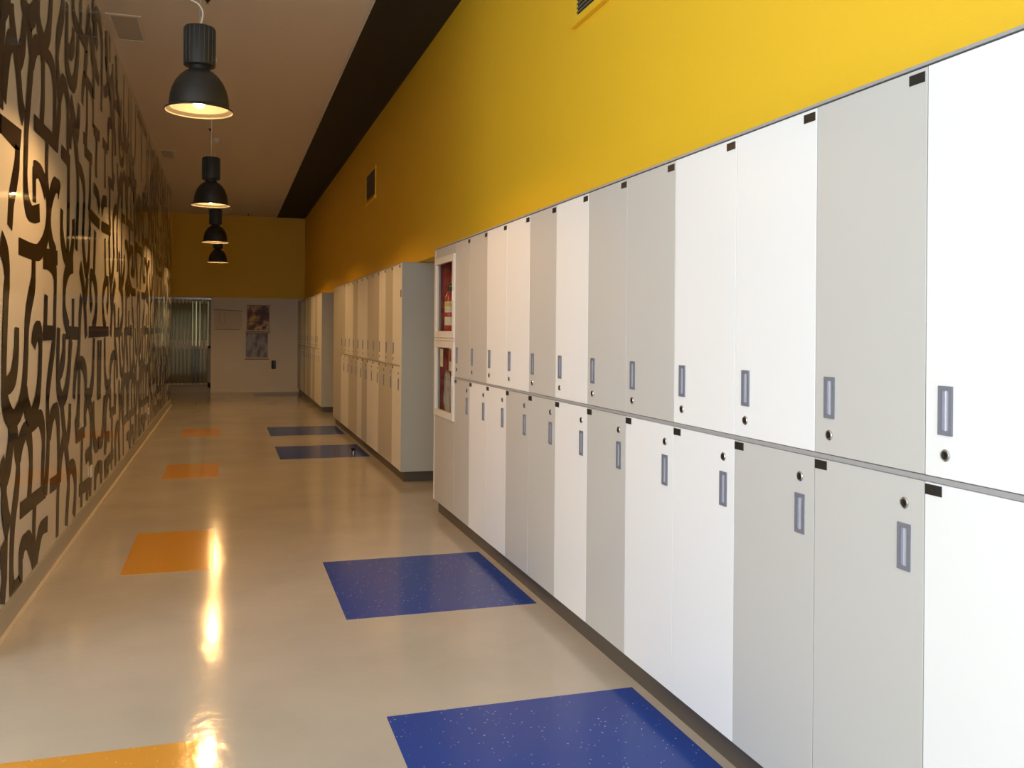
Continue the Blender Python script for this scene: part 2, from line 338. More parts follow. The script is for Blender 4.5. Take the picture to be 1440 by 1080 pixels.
LETTERS = [[('c',[(4.73,3.0),(4.73,2.9),(4.71,2.78),(4.7,2.64),(4.7,2.46)]),('c',[(4.74,2.93),(4.8,2.98),(4.88,3.0)])],[('c',[(4.89,3.01),(4.92,2.92),(4.99,2.82),(5.04,2.75),(5.08,2.67),(5.12,2.58),(5.19,2.52)]),('c',[(4.94,2.85),(4.86,2.81),(4.82,2.74),(4.78,2.63),(4.75,2.51)]),('c',[(5.18,3.0),(5.17,2.91),(5.11,2.82),(5.03,2.76)])],[('c',[(5.14,3.14),(5.18,3.1),(5.33,3.1),(5.46,3.17),(5.51,3.27)]),('c',[(5.19,3.08),(5.19,3.0),(5.15,2.89),(5.1,2.82)])],[('c',[(5.54,3.28),(5.54,3.15),(5.61,3.09),(5.74,3.08),(5.85,3.17),(5.89,3.28),(5.92,3.42)])],[('c',[(5.43,3.13),(5.33,3.07),(5.3,3.03),(5.33,2.97),(5.37,2.89),(5.36,2.82),(5.33,2.73),(5.29,2.6),(5.26,2.49),(5.25,2.38),(5.24,2.25),(5.26,2.14),(5.32,2.08),(5.43,2.06),(5.62,2.09)])],[('c',[(5.38,2.86),(5.44,2.95),(5.53,3.0),(5.65,3.0),(5.69,2.92),(5.69,2.74),(5.66,2.6)]),('c',[(5.6,3.02),(5.74,3.02),(5.91,3.02),(6.02,2.97),(6.06,2.84),(6.05,2.6)]),('l',[(5.45,2.56),(6.18,2.57)])],[('c',[(6.3,3.55),(6.31,3.45),(6.23,3.33),(6.15,3.21),(6.13,3.09),(6.18,2.95),(6.22,2.83),(6.19,2.74),(6.15,2.64),(6.14,2.55)])],[('c',[(6.21,2.86),(6.26,2.94),(6.36,3.01),(6.46,2.98),(6.53,2.91),(6.54,2.76),(6.54,2.59)]),('l',[(6.3,2.56),(6.63,2.55)]),('l',[(6.58,2.55),(6.58,2.3),(6.57,1.94)])],[('c',[(6.63,2.64),(6.64,2.75),(6.72,2.83),(6.8,2.78),(6.89,2.68),(6.96,2.55),(6.98,2.35),(6.94,2.12),(6.92,1.99)])],[('c',[(6.63,2.97),(6.68,2.93),(6.79,2.86),(6.9,2.78)]),('c',[(6.99,3.02),(6.98,2.92),(6.91,2.76)])],[('c',[(6.47,3.55),(6.47,3.38),(6.45,3.25),(6.48,3.15),(6.6,3.09),(6.74,3.09),(6.85,3.19),(6.92,3.37),(6.93,3.47)]),('c',[(6.73,3.47),(6.72,3.36),(6.63,3.28),(6.51,3.26)])],[('c',[(6.7,3.69),(6.73,3.57),(6.88,3.53),(7.12,3.53),(7.32,3.51),(7.29,3.38),(7.26,3.3)]),('l',[(7.04,3.81),(7.03,3.58)])],[('c',[(7.44,3.84),(7.39,3.7),(7.32,3.56)]),('c',[(7.48,3.7),(7.59,3.6),(7.66,3.48)])],[('c',[(7.16,3.06),(7.18,3.17),(7.26,3.27),(7.45,3.28),(7.65,3.26),(7.71,3.16),(7.71,3.01)]),('l',[(7.38,3.24),(7.39,2.97),(7.34,2.81)]),('l',[(7.21,2.83),(7.41,2.84)])],[('l',[(7.27,2.75),(7.68,2.75)]),('l',[(7.59,2.74),(7.57,2.43),(7.53,2.33)])],[('c',[(6.98,2.58),(7.13,2.56),(7.26,2.49),(7.29,2.39),(7.25,2.18),(7.24,2.08),(7.4,1.87),(7.53,1.96),(7.58,2.22),(7.62,2.26)])],[('l',[(4.69,2.39),(5.07,2.39),(5.06,2.35),(5.05,2.26),(4.99,2.16),(4.93,2.07),(4.9,1.93)])],[('l',[(5.47,2.32),(5.48,2.13)]),('c',[(5.45,2.3),(5.58,2.32),(5.71,2.29),(5.81,2.23)]),('c',[(5.83,2.52),(5.82,2.33),(5.87,2.18),(5.86,2.04),(5.79,1.95),(5.64,1.88),(5.48,1.86),(5.1,1.86)])],[('c',[(6.25,2.29),(6.2,2.32),(6.08,2.31),(5.97,2.23),(5.93,2.15),(5.93,2.03),(5.99,1.95),(6.13,1.89)]),('l',[(5.74,1.86),(6.2,1.88)])],[('c',[(5.74,1.83),(5.94,1.83),(6.09,1.8),(6.13,1.73),(6.12,1.55),(6.11,1.43),(6.07,1.32),(5.98,1.19),(5.92,1.08),(5.91,0.97),(5.94,0.82),(5.92,0.65),(5.86,0.48)])],[('c',[(6.34,2.2),(6.34,2.06),(6.44,1.94),(6.6,1.89),(6.73,1.95),(6.8,2.1),(6.79,2.19)])],[('c',[(6.8,1.87),(6.61,1.84),(6.48,1.76),(6.45,1.64),(6.48,1.53),(6.63,1.44)]),('l',[(6.53,1.42),(7.12,1.41)]),('l',[(6.81,1.65),(6.81,1.44)])],[('c',[(7.11,1.89),(7.25,1.77),(7.35,1.61),(7.43,1.38)]),('c',[(7.47,1.84),(7.42,1.72),(7.32,1.6)])],[('c',[(7.18,1.68),(7.12,1.53),(7.09,1.34),(7.04,1.25),(6.95,1.16),(6.9,1.05),(6.88,0.96)])],[('l',[(7.51,2.32),(8.12,2.3)]),('c',[(7.87,2.22),(7.84,2.01),(7.8,1.87),(7.65,1.85),(7.64,1.69),(7.71,1.6)])],[('c',[(7.77,1.87),(7.9,1.8),(7.98,1.68),(7.91,1.52),(7.77,1.44)]),('l',[(7.56,1.42),(8.21,1.42)])],[('c',[(4.71,1.85),(4.81,1.79),(4.85,1.69),(4.83,1.59),(4.81,1.43),(4.8,1.27),(4.81,1.13),(4.87,1.05),(4.99,1.0),(5.14,1.03),(5.24,1.12),(5.29,1.3),(5.31,1.47),(5.37,1.58),(5.46,1.69),(5.47,1.82)]),('c',[(5.07,1.45),(5.06,1.33),(5.01,1.22),(4.92,1.18),(4.81,1.17)])],[('c',[(5.48,1.35),(5.51,1.4),(5.6,1.44),(5.67,1.39),(5.67,1.28),(5.65,1.15),(5.59,1.04),(5.44,0.97),(5.32,1.03),(5.27,1.12)])],[('l',[(5.83,1.64),(5.81,1.41)]),('l',[(5.75,1.42),(6.1,1.42)])],[('c',[(6.25,1.45),(6.23,1.22),(6.27,1.07),(6.39,0.99),(6.54,1.03),(6.64,1.14),(6.7,1.32),(6.73,1.38)]),('c',[(6.46,1.41),(6.44,1.27),(6.35,1.19),(6.25,1.16)])],[('c',[(6.98,1.19),(7.2,1.2),(7.37,1.14),(7.43,1.04),(7.42,0.93)]),('l',[(7.11,1.15),(7.09,0.94),(7.06,0.79),(6.95,0.75)])],[('c',[(7.84,1.37),(7.8,1.08),(7.69,0.96),(7.46,0.95)]),('l',[(8.1,1.35),(8.12,0.86)])],[('c',[(4.75,0.82),(4.81,0.72),(4.82,0.63),(4.86,0.54),(4.92,0.47)]),('c',[(4.95,0.97),(4.94,0.87),(4.89,0.78),(4.82,0.73)])],[('c',[(5.04,0.96),(5.08,0.87),(5.13,0.77),(5.11,0.65),(5.06,0.56),(5.02,0.47),(5.0,0.34),(5.0,0.22),(5.03,0.14),(5.11,0.14),(5.19,0.14),(5.21,0.19),(5.21,0.27),(5.28,0.32),(5.4,0.31),(5.51,0.22),(5.58,0.14),(5.63,0.2),(5.7,0.27),(5.79,0.3),(5.95,0.29)])],[('c',[(5.14,0.79),(5.2,0.87),(5.32,0.91),(5.41,0.85),(5.45,0.72),(5.42,0.58),(5.4,0.52)]),('c',[(5.31,0.92),(5.49,0.93),(5.67,0.94),(5.77,0.88),(5.8,0.78),(5.78,0.64),(5.77,0.5)]),('l',[(5.18,0.51),(5.88,0.5)]),('c',[(5.56,0.49),(5.54,0.32),(5.56,0.14)])],[('c',[(5.97,0.8),(6.05,0.91),(6.18,0.94),(6.27,0.86),(6.3,0.65),(6.29,0.47),(6.27,0.14)]),('l',[(6.01,0.5),(6.35,0.49)])],[('c',[(6.39,0.98),(6.47,0.82),(6.56,0.68),(6.65,0.54),(6.69,0.4),(6.65,0.28),(6.61,0.14)]),('c',[(6.72,0.94),(6.7,0.8),(6.62,0.7)]),('c',[(6.49,0.74),(6.37,0.62),(6.34,0.47)])],[('c',[(6.67,0.48),(6.79,0.51),(6.92,0.46),(6.98,0.36),(6.96,0.22),(6.91,0.14)])],[('l',[(6.98,0.68),(7.4,0.68)]),('l',[(7.27,0.67),(7.25,0.3)]),('l',[(7.15,0.28),(7.78,0.25)]),('l',[(7.27,0.27),(7.27,0.14)]),('l',[(7.56,0.24),(7.54,0.14)]),('l',[(7.72,0.25),(7.71,0.14)])],[('c',[(7.42,0.71),(7.42,0.85),(7.56,0.89),(7.7,0.82),(7.74,0.68),(7.73,0.5)]),('c',[(7.46,0.47),(7.63,0.49),(7.73,0.43),(7.76,0.35)])],[('c',[(7.84,0.87),(7.89,0.62),(8.02,0.49),(8.2,0.51)]),('c',[(7.99,0.14),(8.02,0.27),(8.21,0.31)])],[('l',[(4.76,0.37),(4.84,0.38),(4.84,0.25),(4.8,0.14)])],[('c',[(7.76,2.55),(7.99,2.52),(8.11,2.42)]),('l',[(7.75,3.0),(8.08,3.01)]),('l',[(7.91,2.96),(7.9,2.65)])],[('c',[(7.85,3.98),(7.82,3.8),(7.92,3.69)]),('c',[(7.76,3.54),(7.91,3.47),(8.03,3.45)]),('l',[(7.65,4.02),(7.64,3.8)])]]
LAYER = [0]
def letter(strokes, f, idx):
    bm = bmesh.new()
    for si, (kind, pts) in enumerate(strokes):
        LAYER[0] += 1; x = LW + 0.0012 + 0.00012 * (LAYER[0] % 37)
        p = [f(a, b) for a, b in pts]
        p = [(min(L_END - 0.06, max(L_BEG + 0.06, a)), b) for a, b in p]
        if kind == 'c': p = catmull(p)
        q = [p[0]]
        for a in p[1:]:
            if math.hypot(a[0] - q[-1][0], a[1] - q[-1][1]) > 0.004: q.append(a)
        if len(q) > 1: ribbon(bm, q, x)
    if not bm.faces: bm.free(); return
    me = bpy.data.meshes.new('letter'); 
    bmesh.ops.recalc_face_normals(bm, faces=bm.faces[:])
    bm.to_mesh(me); bm.free(); me.materials.append(M['ink'])
    o = bpy.data.objects.new('letter', me); SC.collection.objects.link(o); o.parent = wl
Y_A, Y_B = 4.70, 8.18
PER = Y_B - Y_A
cnt = 0
for k in range(-1, 4):
    for li, st in enumerate(LETTERS):
        if k == -1:
            f = lambda y, z: (2 * Y_A - y, z)
            if all(f(a, b)[0] < L_BEG + 0.1 for _, p in st for a, b in p): continue
        elif k % 2 == 0: f = lambda y, z, k=k: (y + k * PER, z)
        else: f = lambda y, z, k=k: (2 * Y_B - y + (k - 1) * PER, z)
        if all(f(a, b)[0] > L_END - 0.1 for _, p in st for a, b in p): continue
        letter(st, f, cnt); cnt += 1
# the top row, above the part of the run that repeats
top = [('c', [(0.12, 0), (0.12, 0.55), (0.35, 0.72), (0.58, 0.55), (0.58, 0.0)]), ('l', [(0.0, 0.7), (0.62, 0.7), (0.6, 0.0)]),
       ('c', [(0.05, 0.75), (0.08, 0.2), (0.3, 0.05), (0.52, 0.2), (0.55, 0.75)]), ('c', [(0.1, 0.75), (0.2, 0.45), (0.45, 0.3), (0.55, 0.0)])]
y = 7.6; i = 0
while y < L_END - 0.7:
    g = top[(i * 3 + i // 2) % 4]
    letter([g], lambda a, b, y=y: (y + a, 3.24 + b), i); i += 1
    if (y - Y_A) % (2 * PER) > 0.4 or True: y += 0.74

# ------------------------------------------------------------------ lockers
PIT = 0.4265
Z_KICK, Z_MID, Z_TOP = 0.098, 1.107, 2.098
GAP = 0.0015
DOOR_T = 0.018
def proto_meshes():
    P = {}
    def d(key, h, m):
        bm = bmesh.new(); bx(bm, 0, DOOR_T, GAP, PIT - GAP, 0, h, 0.0012)
        o = obj('door', bm, m); P[key] = o
    HU, HL = Z_TOP - 0.004 - (Z_MID + 0.008), Z_MID - 0.008 - (Z_KICK + 0.004)
    d(('u', 'white'), HU, M['white']); d(('u', 'grey'), HU, M['grey'])
    d(('l', 'white'), HL, M['white']); d(('l', 'grey'), HL, M['grey'])
    for key, h in (('u', HU + 0.008), ('l', HL + 0.010)):
        bm = bmesh.new(); bx(bm, DOOR_T + 0.003, 0.55, 0.0006, PIT - 0.0006, 0, h)
        P[('c', key)] = obj('carcass', bm, M['carcass'])
    # recessed pull: flange with a scooped channel, its lighter colour painting in the highlight
    hh, hw = 0.0575, 0.0215
    bm = bmesh.new()
    for a in ((-hw, -hw + 0.010, -hh, hh), (hw - 0.010, hw, -hh, hh), (-hw + 0.010, hw - 0.010, -hh, -hh + 0.011), (-hw + 0.010, hw - 0.010, hh - 0.011, hh)):
        bx(bm, -0.0045, 0.0, a[0], a[1], a[2], a[3])
    P['handle'] = obj('handle', bm, M['handle'])
    bm = bmesh.new()
    n = 6; w = hw - 0.010; rows = []
    for z in (-hh + 0.011, hh - 0.011):
        rows.append([bm.verts.new((-0.0006 - 0.0028 * (1 - math.cos(2 * math.pi * k / n)) / 2 * (0.35 if k < n / 2 else 1.0), -w + 2 * w * k / n, z)) for k in range(n + 1)])
    for k in range(n): bm.faces.new((rows[0][k], rows[0][k + 1], rows[1][k + 1], rows[1][k]))
    P['channel'] = obj('handle_channel', bm, M['handle_in'], smooth=True)
    bm = bmesh.new(); r = lathe(bm, [(0.0145, 0.0), (0.0145, 0.003), (0.0125, 0.005), (0.0095, 0.0045)], 20, 0, 0, 'X'); 
    P['lock'] = obj('lock', bm, M['chrome'], smooth=True)
    bm = bmesh.new(); r = lathe(bm, [(0.0112, 0.0), (0.0100, 0.0046), (0.0035, 0.0035)], 16, 0, 0, 'X'); cap(bm, r[-1])
    bx(bm, -0.0052, -0.003, -0.001, 0.001, -0.005, 0.005)
    P['key'] = obj('keyhole', bm, M['dark'])
    bm = bmesh.new(); bx(bm, -0.0025, 0, -0.026, 0.026, -0.0125, 0.0125, 0.0006)
    P['plate'] = obj('number_plate', bm, M['plate'])
    return P
P = proto_meshes()
protos = list(P.values())
ORD = ['', 'second', 'third', 'fourth', 'fifth', 'sixth', 'seventh', 'eighth', 'ninth', 'tenth', 'eleventh', 'twelfth', 'thirteenth', 'fourteenth']
def locker(row, col, y_far, label, group, detail=True):
    """one lockable compartment; y_far is its far side"""
    z0 = Z_MID + 0.008 if row == 'u' else Z_KICK + 0.004
    t = thing('locker', label, 'locker', (RF, y_far - PIT, z0), group)
    share(P[('c', row)], t, (0, 0, -0.002 if row == 'l' else -0.002))
    d = share(P[(row, col)], t, (0, 0, 0))
    if row == 'u': hy, hz, lz, py, pz = PIT - 0.066, 0.158, 0.054, 0.034, (Z_TOP - 0.004 - z0) - 0.022
    else:
        H = Z_MID - 0.008 - z0
        hy, hz, lz, py, pz = 0.066, H - 0.172, H - 0.064, PIT - 0.030, H - 0.017
    h = share(P['handle'], d, (0, hy, hz))
    if detail: share(P['channel'], d, (0, hy, hz))
    share(P['lock'], d, (0, hy, lz))
    if detail: share(P['key'], d, (0, hy, lz))
    share(P['plate'], d, (0, py, pz))
    return t
CN = {'W': 'white', 'G': 'grey'}
CL = {'W': 'white', 'G': 'pale grey'}
def block(y_near, up, lo, where, gname, far_first):
    """up/lo run from the near end to the far end"""
    n = len(up)
    for i in range(n):
        yf = y_near + PIT * (i + 1)
        for row, s, rn in (('u', up, 'upper'), ('l', lo, 'lower')):
            j = n - i if far_first else i + 1
            place = ('directly beside ' if j == 1 else ORD[j] + ' door from ') + where
            locker(row, CN[s[i]], yf, CL[s[i]] + ' ' + rn + '-row locker, ' + place, rn + ' ' + gname, True)
# the near block starts one door beyond the frame and ends at the glazed cabinet
Y_B1 = 1.777 - PIT
block(Y_B1, 'WGWWGGWGWWGG', 'WGGWWGWGGWWG', 'the glazed cabinet', 'lockers in the near row', True)
Y_B2 = 8.667
block(Y_B2, 'WGWGGWWGWWG', 'WGGWWGWGGWW', 'the near end of the middle row', 'lockers in the middle row', False)
Y_B3 = 16.62
block(Y_B3, 'WGWWGGWGWWGG', 'WWGWGGWGWWGG', 'the near end of the farthest row', 'lockers in the farthest row', False)
for o in protos: bpy.data.objects.remove(o)
E1 = Y_B1 + 12 * PIT
C1 = 7.15
E2 = Y_B2 + 11 * PIT
C2 = 14.35
E3 = Y_B3 + 12 * PIT
# near row: cover panel where the row leaves the picture
tag(box('end_panel', (RF + 0.002, 2.2, Y_B1 - 0.02, Y_B1 - 0.001, Z_KICK, Z_TOP), M['white']), 'thin white end panel closing the nearest end of the near locker row', 'panel')
def end_panel(y0, y1, label):
    bm = bmesh.new(); bx(bm, RF - 0.002, 2.2, y0, y1, Z_KICK, Z_TOP + 0.006, 0.002)
    return tag(obj('end_panel', bm, M['panel']), label, 'panel')
p2 = end_panel(8.575, Y_B2 - 0.002, 'tall plain grey-green end panel of the middle locker row facing down the corridor')
box('edge_strip', (RF - 0.003, RF - 0.002, 8.577, Y_B2 - 0.004, Z_KICK + 0.004, Z_TOP), M['white'], p2)
box('latch', (RF - 0.006, RF - 0.003, 8.60, 8.64, 1.77, 1.84), M['kick'], p2)
p3 = end_panel(16.17, Y_B3 - 0.002, 'tall grey end panel of the farthest locker row beside the far gap')
box('edge_strip', (RF - 0.003, RF - 0.002, 16.172, Y_B3 - 0.004, Z_KICK + 0.004, Z_TOP), M['white'], p3)
# plinths, top strips and the rail between the two tiers
k = 0
for y0, y1 in ((Y_B1, C1), (8.575, C2), (16.17, BACK)):
    k += 1
    bm = bmesh.new(); bx(bm, RF + 0.035, 2.19, y0 + 0.035, y1 - (0.0 if y1 == BACK else 0.03), 0.0, Z_KICK - 0.002)
    struct(obj('baseboard_%d' % k, bm, M['kick']))
    struct(box('trim_%d' % (3 + k), (RF - 0.002, RF + 0.05, y0, y1, Z_TOP, Z_TOP + 0.008), M['rail']))
    bm = bmesh.new(); e = {1: E1, 2: E2, 3: E3}[k]; s = {1: Y_B1, 2: Y_B2, 3: Y_B3}[k]
    bx(bm, RF - 0.004, RF + 0.017, s, e, Z_MID - 0.0065, Z_MID + 0.0065, 0.002)
    struct(obj('trim_%d' % (6 + k), bm, M['rail']))
# filler between farthest row and back wall
if E3 < BACK:
    tag(box('filler_panel', (RF, 1.62, E3 + 0.002, BACK - 0.002, Z_KICK, Z_TOP), M['grey']), 'narrow grey filler strip between farthest lockers and back wall', 'panel')
# tall plain cabinet that ends the middle row
t = thing('tall_cabinet', 'tall plain grey cupboard at the far end of the middle locker row', 'cabinet', (RF, E2 + 0.002, Z_KICK))
w = C2 - E2 - 0.004
box('body', (0.022, 0.59, 0, w, 0, Z_TOP - Z_KICK), M['carcass'], t)
box('door', (0, 0.019, 0.002, w - 0.002, 0.002, Z_TOP - Z_KICK - 0.002), M['grey'], t, 0.0012)
box('side_panel', (0.02, 0.59, w, w + 0.002, 0.0, Z_TOP - Z_KICK), M['panel'], t)

# ------------------------------------------------------------------ glazed cabinet closing the near row
t = thing('glazed_cabinet', 'grey cabinet with two white-framed glass doors ending the near locker row', 'cabinet', (RF, E1 + 0.003, 0))
w = C1 - E1 - 0.004
ZG0, ZGM0, ZGM1, ZG1 = 0.785, 1.372, 1.398, 2.020
bm = bmesh.new()
bx(bm, 0.02, 0.58, 0, 0.018, Z_KICK, Z_TOP); bx(bm, 0.0, 0.58, w - 0.018, w, Z_KICK, Z_TOP)
bx(bm, 0.56, 0.58, 0.018, w - 0.018, Z_KICK, Z_TOP); bx(bm, 0.02, 0.56, 0.018, w - 0.018, Z_TOP - 0.018, Z_TOP)
bx(bm, 0.02, 0.56, 0.018, w - 0.018, Z_KICK, Z_KICK + 0.018)
obj('body', bm, M['panel'], t)
bm = bmesh.new(); bx(bm, 0.11, 0.13, 0.02, w - 0.02, ZG0, ZG1); obj('back_lining', bm, M['red_dark'], t)
bm = bmesh.new(); bx(bm, 0.02, 0.11, 0.02, w - 0.02, ZG0 - 0.02, ZG0 - 0.003); bx(bm, 0.03, 0.11, 0.02, w - 0.02, ZGM0 + 0.004, ZGM1 - 0.004); obj('shelf', bm, M['red_dark'], t)
bm = bmesh.new(); bx(bm, 0.016, 0.042, w - 0.022, w - 0.018, ZG0, ZG1); obj('inner_jamb', bm, M['frame_white'], t)
bm = bmesh.new(); bx(bm, 0.042, 0.11, w - 0.023, w - 0.018, ZG0, ZG1); obj('side_lining', bm, M['red_dark'], t)
box('middle_rail', (-0.006, 0.018, 0.004, w - 0.032, ZGM0 + 0.003, ZGM1 - 0.003), M['frame_white'], t)
box('lower_panel', (0, 0.018, 0.002, w - 0.02, Z_KICK + 0.004, ZG0 - 0.004), M['grey'], t, 0.001)
box('upper_panel', (0, 0.018, 0.002, w - 0.02, ZG1 + 0.004, Z_TOP - 0.003), M['grey'], t, 0.001)
box('jamb_strip', (-0.002, 0.0, w - 0.03, w, Z_KICK + 0.004, Z_TOP - 0.003), M['frame_white'], t)
for z0, z1 in ((ZG0, ZGM0), (ZGM1, ZG1)):
    bm = bmesh.new(); f = 0.050
    bx(bm, -0.012, 0.014, 0.004, 0.004 + f, z0, z1); bx(bm, -0.012, 0.014, w - 0.032 - f, w - 0.032, z0, z1)
    bx(bm, -0.012, 0.014, 0.004 + f, w - 0.032 - f, z0, z0 + f); bx(bm, -0.012, 0.014, 0.004 + f, w - 0.032 - f, z1 - f, z1)
    d = obj('glass_door', bm, M['frame_white'], t)
    box('glass_pane', (-0.001, 0.003, 0.004 + f, w - 0.032 - f, z0 + f, z1 - f), M['glass'], d)
    bm = bmesh.new(); bx(bm, -0.020, -0.012, 0.012, 0.022, (z0 + z1) / 2 - 0.04, (z0 + z1) / 2 + 0.04, 0.002)
    obj('handle', bm, M['frame_white'], d)
yc = E1 + 0.003
# extinguisher on the upper shelf
ex = thing('fire_extinguisher', 'slim red fire extinguisher with pale label behind the upper glass door', 'extinguisher', (RF + 0.064, yc + 0.43, ZGM1 - 0.004))
R0 = 0.040
bm = bmesh.new(); r = lathe(bm, [(R0 - 0.005, 0), (R0, 0.008), (R0, 0.30), (R0 - 0.008, 0.33), (0.020, 0.352), (0.015, 0.365)], 28); cap(bm, r[0]); cap(bm, r[-1], True)
obj('body', bm, M['red'], ex, True)
bm = bmesh.new(); lathe(bm, [(R0 + 0.0006, 0.20), (R0 + 0.0006, 0.285)], 28); lathe(bm, [(R0 + 0.0006, 0.10), (R0 + 0.0006, 0.165)], 28); obj('label', bm, M['cream'], ex)
bm = bmesh.new(); lathe(bm, [(R0 + 0.0010, 0.245), (R0 + 0.0010, 0.275)], 28); obj('label_band', bm, M['yellow_label'], ex)
bm = bmesh.new(); r = lathe(bm, [(0.015, 0.362), (0.015, 0.40), (0.008, 0.41), (0.008, 0.43)], 16); cap(bm, r[-1], True)
bx(bm, -0.008, 0.008, -0.09, 0.03, 0.425, 0.434); bx(bm, -0.008, 0.008, -0.08, 0.02, 0.400, 0.408); obj('valve', bm, M['dark'], ex)
bm = bmesh.new(); tube(bm, [(0.0, 0.012, 0.385), (0.0, 0.045, 0.38), (0.0, 0.056, 0.32), (0.0, 0.055, 0.2), (0.0, 0.052, 0.08)], 0.008); obj('hose', bm, M['dark'], ex, True)
# contents of the lower half
bm = bmesh.new(); random.seed(3)
r0 = lathe(bm, [(0.05, 0), (0.10, 0.02), (0.118, 0.08), (0.112, 0.14), (0.105, 0.20), (0.085, 0.25), (0.07, 0.29), (0.055, 0.32), (0.02, 0.335)], 20)
for ring in r0:
    for v in ring:
        k = 1 + random.uniform(-0.30, 0.12); v.co.x *= k; v.co.y *= k; v.co.z += random.uniform(-0.018, 0.018) if v.co.z > 0.03 else 0
cap(bm, r0[0])
bag = obj('plastic_bag', bm, M['film'], None, True); bag.location = (RF + 0.064, yc + 0.44, ZG0 + 0.012)
for v in bag.data.vertices:
    if v.co.z < 0: v.co.z = 0
    v.co.y += 0.25 * (v.co.z - 0.12)
    v.co.x *= 0.27
tag(bag, 'crumpled pale plastic bag behind the lower glass door', 'bag')
tag(box('notice_card', (RF + 0.0045, RF + 0.0065, yc + 0.40, yc + 0.50, 1.17, 1.31), M['cream']), 'plain cream notice card inside lower glass door, beside its far jamb', 'notice')
nt = tag(box('notice_card', (RF + 0.0045, RF + 0.0065, yc + 0.07, yc + 0.20, 1.15, 1.32), M['cream']), 'cream notice card with red patch inside lower glass door', 'notice')
box('red_patch', (RF + 0.0035, RF + 0.0045, yc + 0.085, yc + 0.185, 1.22, 1.31), M['red'], nt)

# ------------------------------------------------------------------ pendant lamps
LX, LZ = -0.15, 2.642
def lamp(y, label, curl):
    t = thing('pendant_lamp', label, 'lamp', (LX, y, LZ), 'black pendant lamps along the corridor')
    bm = bmesh.new()
    prof = [(0.180, 0.0), (0.180, 0.004), (0.158, 0.016), (0.156, 0.045), (0.152, 0.080), (0.142, 0.118), (0.125, 0.155), (0.102, 0.187), (0.076, 0.210), (0.056, 0.219)]
    r = lathe(bm, prof, 40); cap(bm, r[-1], True)
    obj('shade', bm, M['lamp'], t, True)
    bm = bmesh.new()
    prof = [(0.176, 0.001), (0.153, 0.018), (0.151, 0.05), (0.145, 0.085), (0.134, 0.12), (0.115, 0.155), (0.09, 0.182), (0.05, 0.205)]
    r = lathe(bm, prof, 40); cap(bm, r[-1])
    obj('reflector', bm, M['reflector'], t, True)
    bm = bmesh.new(); lathe(bm, [(0.180, 0.0), (0.182, -0.004), (0.176, -0.004), (0.173, 0.002)], 40); obj('lip', bm, M['lip'], t, True)
    bm = bmesh.new(); r = lathe(bm, [(0.056, 0.219), (0.052, 0.232), (0.052, 0.245)], 24); obj('neck', bm, M['lamp'], t, True)
    bm = bmesh.new(); r = lathe(bm, [(0.072, 0.241), (0.083, 0.245), (0.083, 0.447), (0.078, 0.454), (0.02, 0.457)], 32); cap(bm, r[0]); cap(bm, r[-1], True)
    for k in range(20):
        a = 2 * math.pi * k / 20
        bx(bm, 0.0825 * math.cos(a) - 0.002, 0.0825 * math.cos(a) + 0.002, 0.0825 * math.sin(a) - 0.002, 0.0825 * math.sin(a) + 0.002, 0.252, 0.442)
    obj('housing', bm, M['lamp'], t, True)
    bm = bmesh.new(); r = lathe(bm, [(0.014, 0.070), (0.026, 0.060), (0.0295, 0.044), (0.026, 0.028), (0.012, 0.018)], 20); cap(bm, r[-1]); cap(bm, r[0], True)
    obj('bulb', bm, M['bulb'], t, True)
    bm = bmesh.new(); r = lathe(bm, [(0.016, 0.20), (0.016, 0.069)], 16); cap(bm, r[0]); cap(bm, r[-1], True); obj('bulb_holder', bm, M['lamp'], t, True)
    H = CEIL - LZ
    bm = bmesh.new()
    if curl: pts = [(0, 0, 0.456), (0.012, 0, 0.50), (0.014, 0.01, 0.545), (-0.01, 0.01, 0.585), (-0.06, 0.0, 0.61), (-0.10, 0, 0.67), (-0.10, 0, 0.80), (-0.05, 0, 1.05), (-0.01, 0, H - 0.05)]
    else: pts = [(0, 0, 0.456), (0.003, 0, 0.8), (0, 0, 1.1), (0, 0, H - 0.05)]
    if curl: pts = [Vector((a, 0, b)) for a, b in catmull([(p[0], p[2]) for p in pts], 4)]
    tube(bm, pts, 0.0042 if curl else 0.003); obj('cable', bm, M['cable'], t, True)
    if curl:
        bm = bmesh.new(); tube(bm, [(0.0, 0.03, 0.456), (0.0, 0.03, H - 0.02)], 0.0012, 6); obj('suspension_wire', bm, M['alu'], t)
    bm = bmesh.new(); r = lathe(bm, [(0.03, H - 0.06), (0.05, H - 0.03), (0.055, H)], 20); cap(bm, r[0]); obj('canopy', bm, M['offwhite'], t, True)
LY = [5.25, 9.20, 13.10, 17.00]
for y, lb in zip(LY, ('largest nearest black dome pendant lamp with curling white cable', 'second black dome pendant lamp along the corridor, in front of the two smallest',
                      'third black dome pendant lamp along, just above the smallest lamp', 'farthest and smallest black dome pendant lamp before the yellow back wall')):
    lamp(y, lb, y == LY[0])

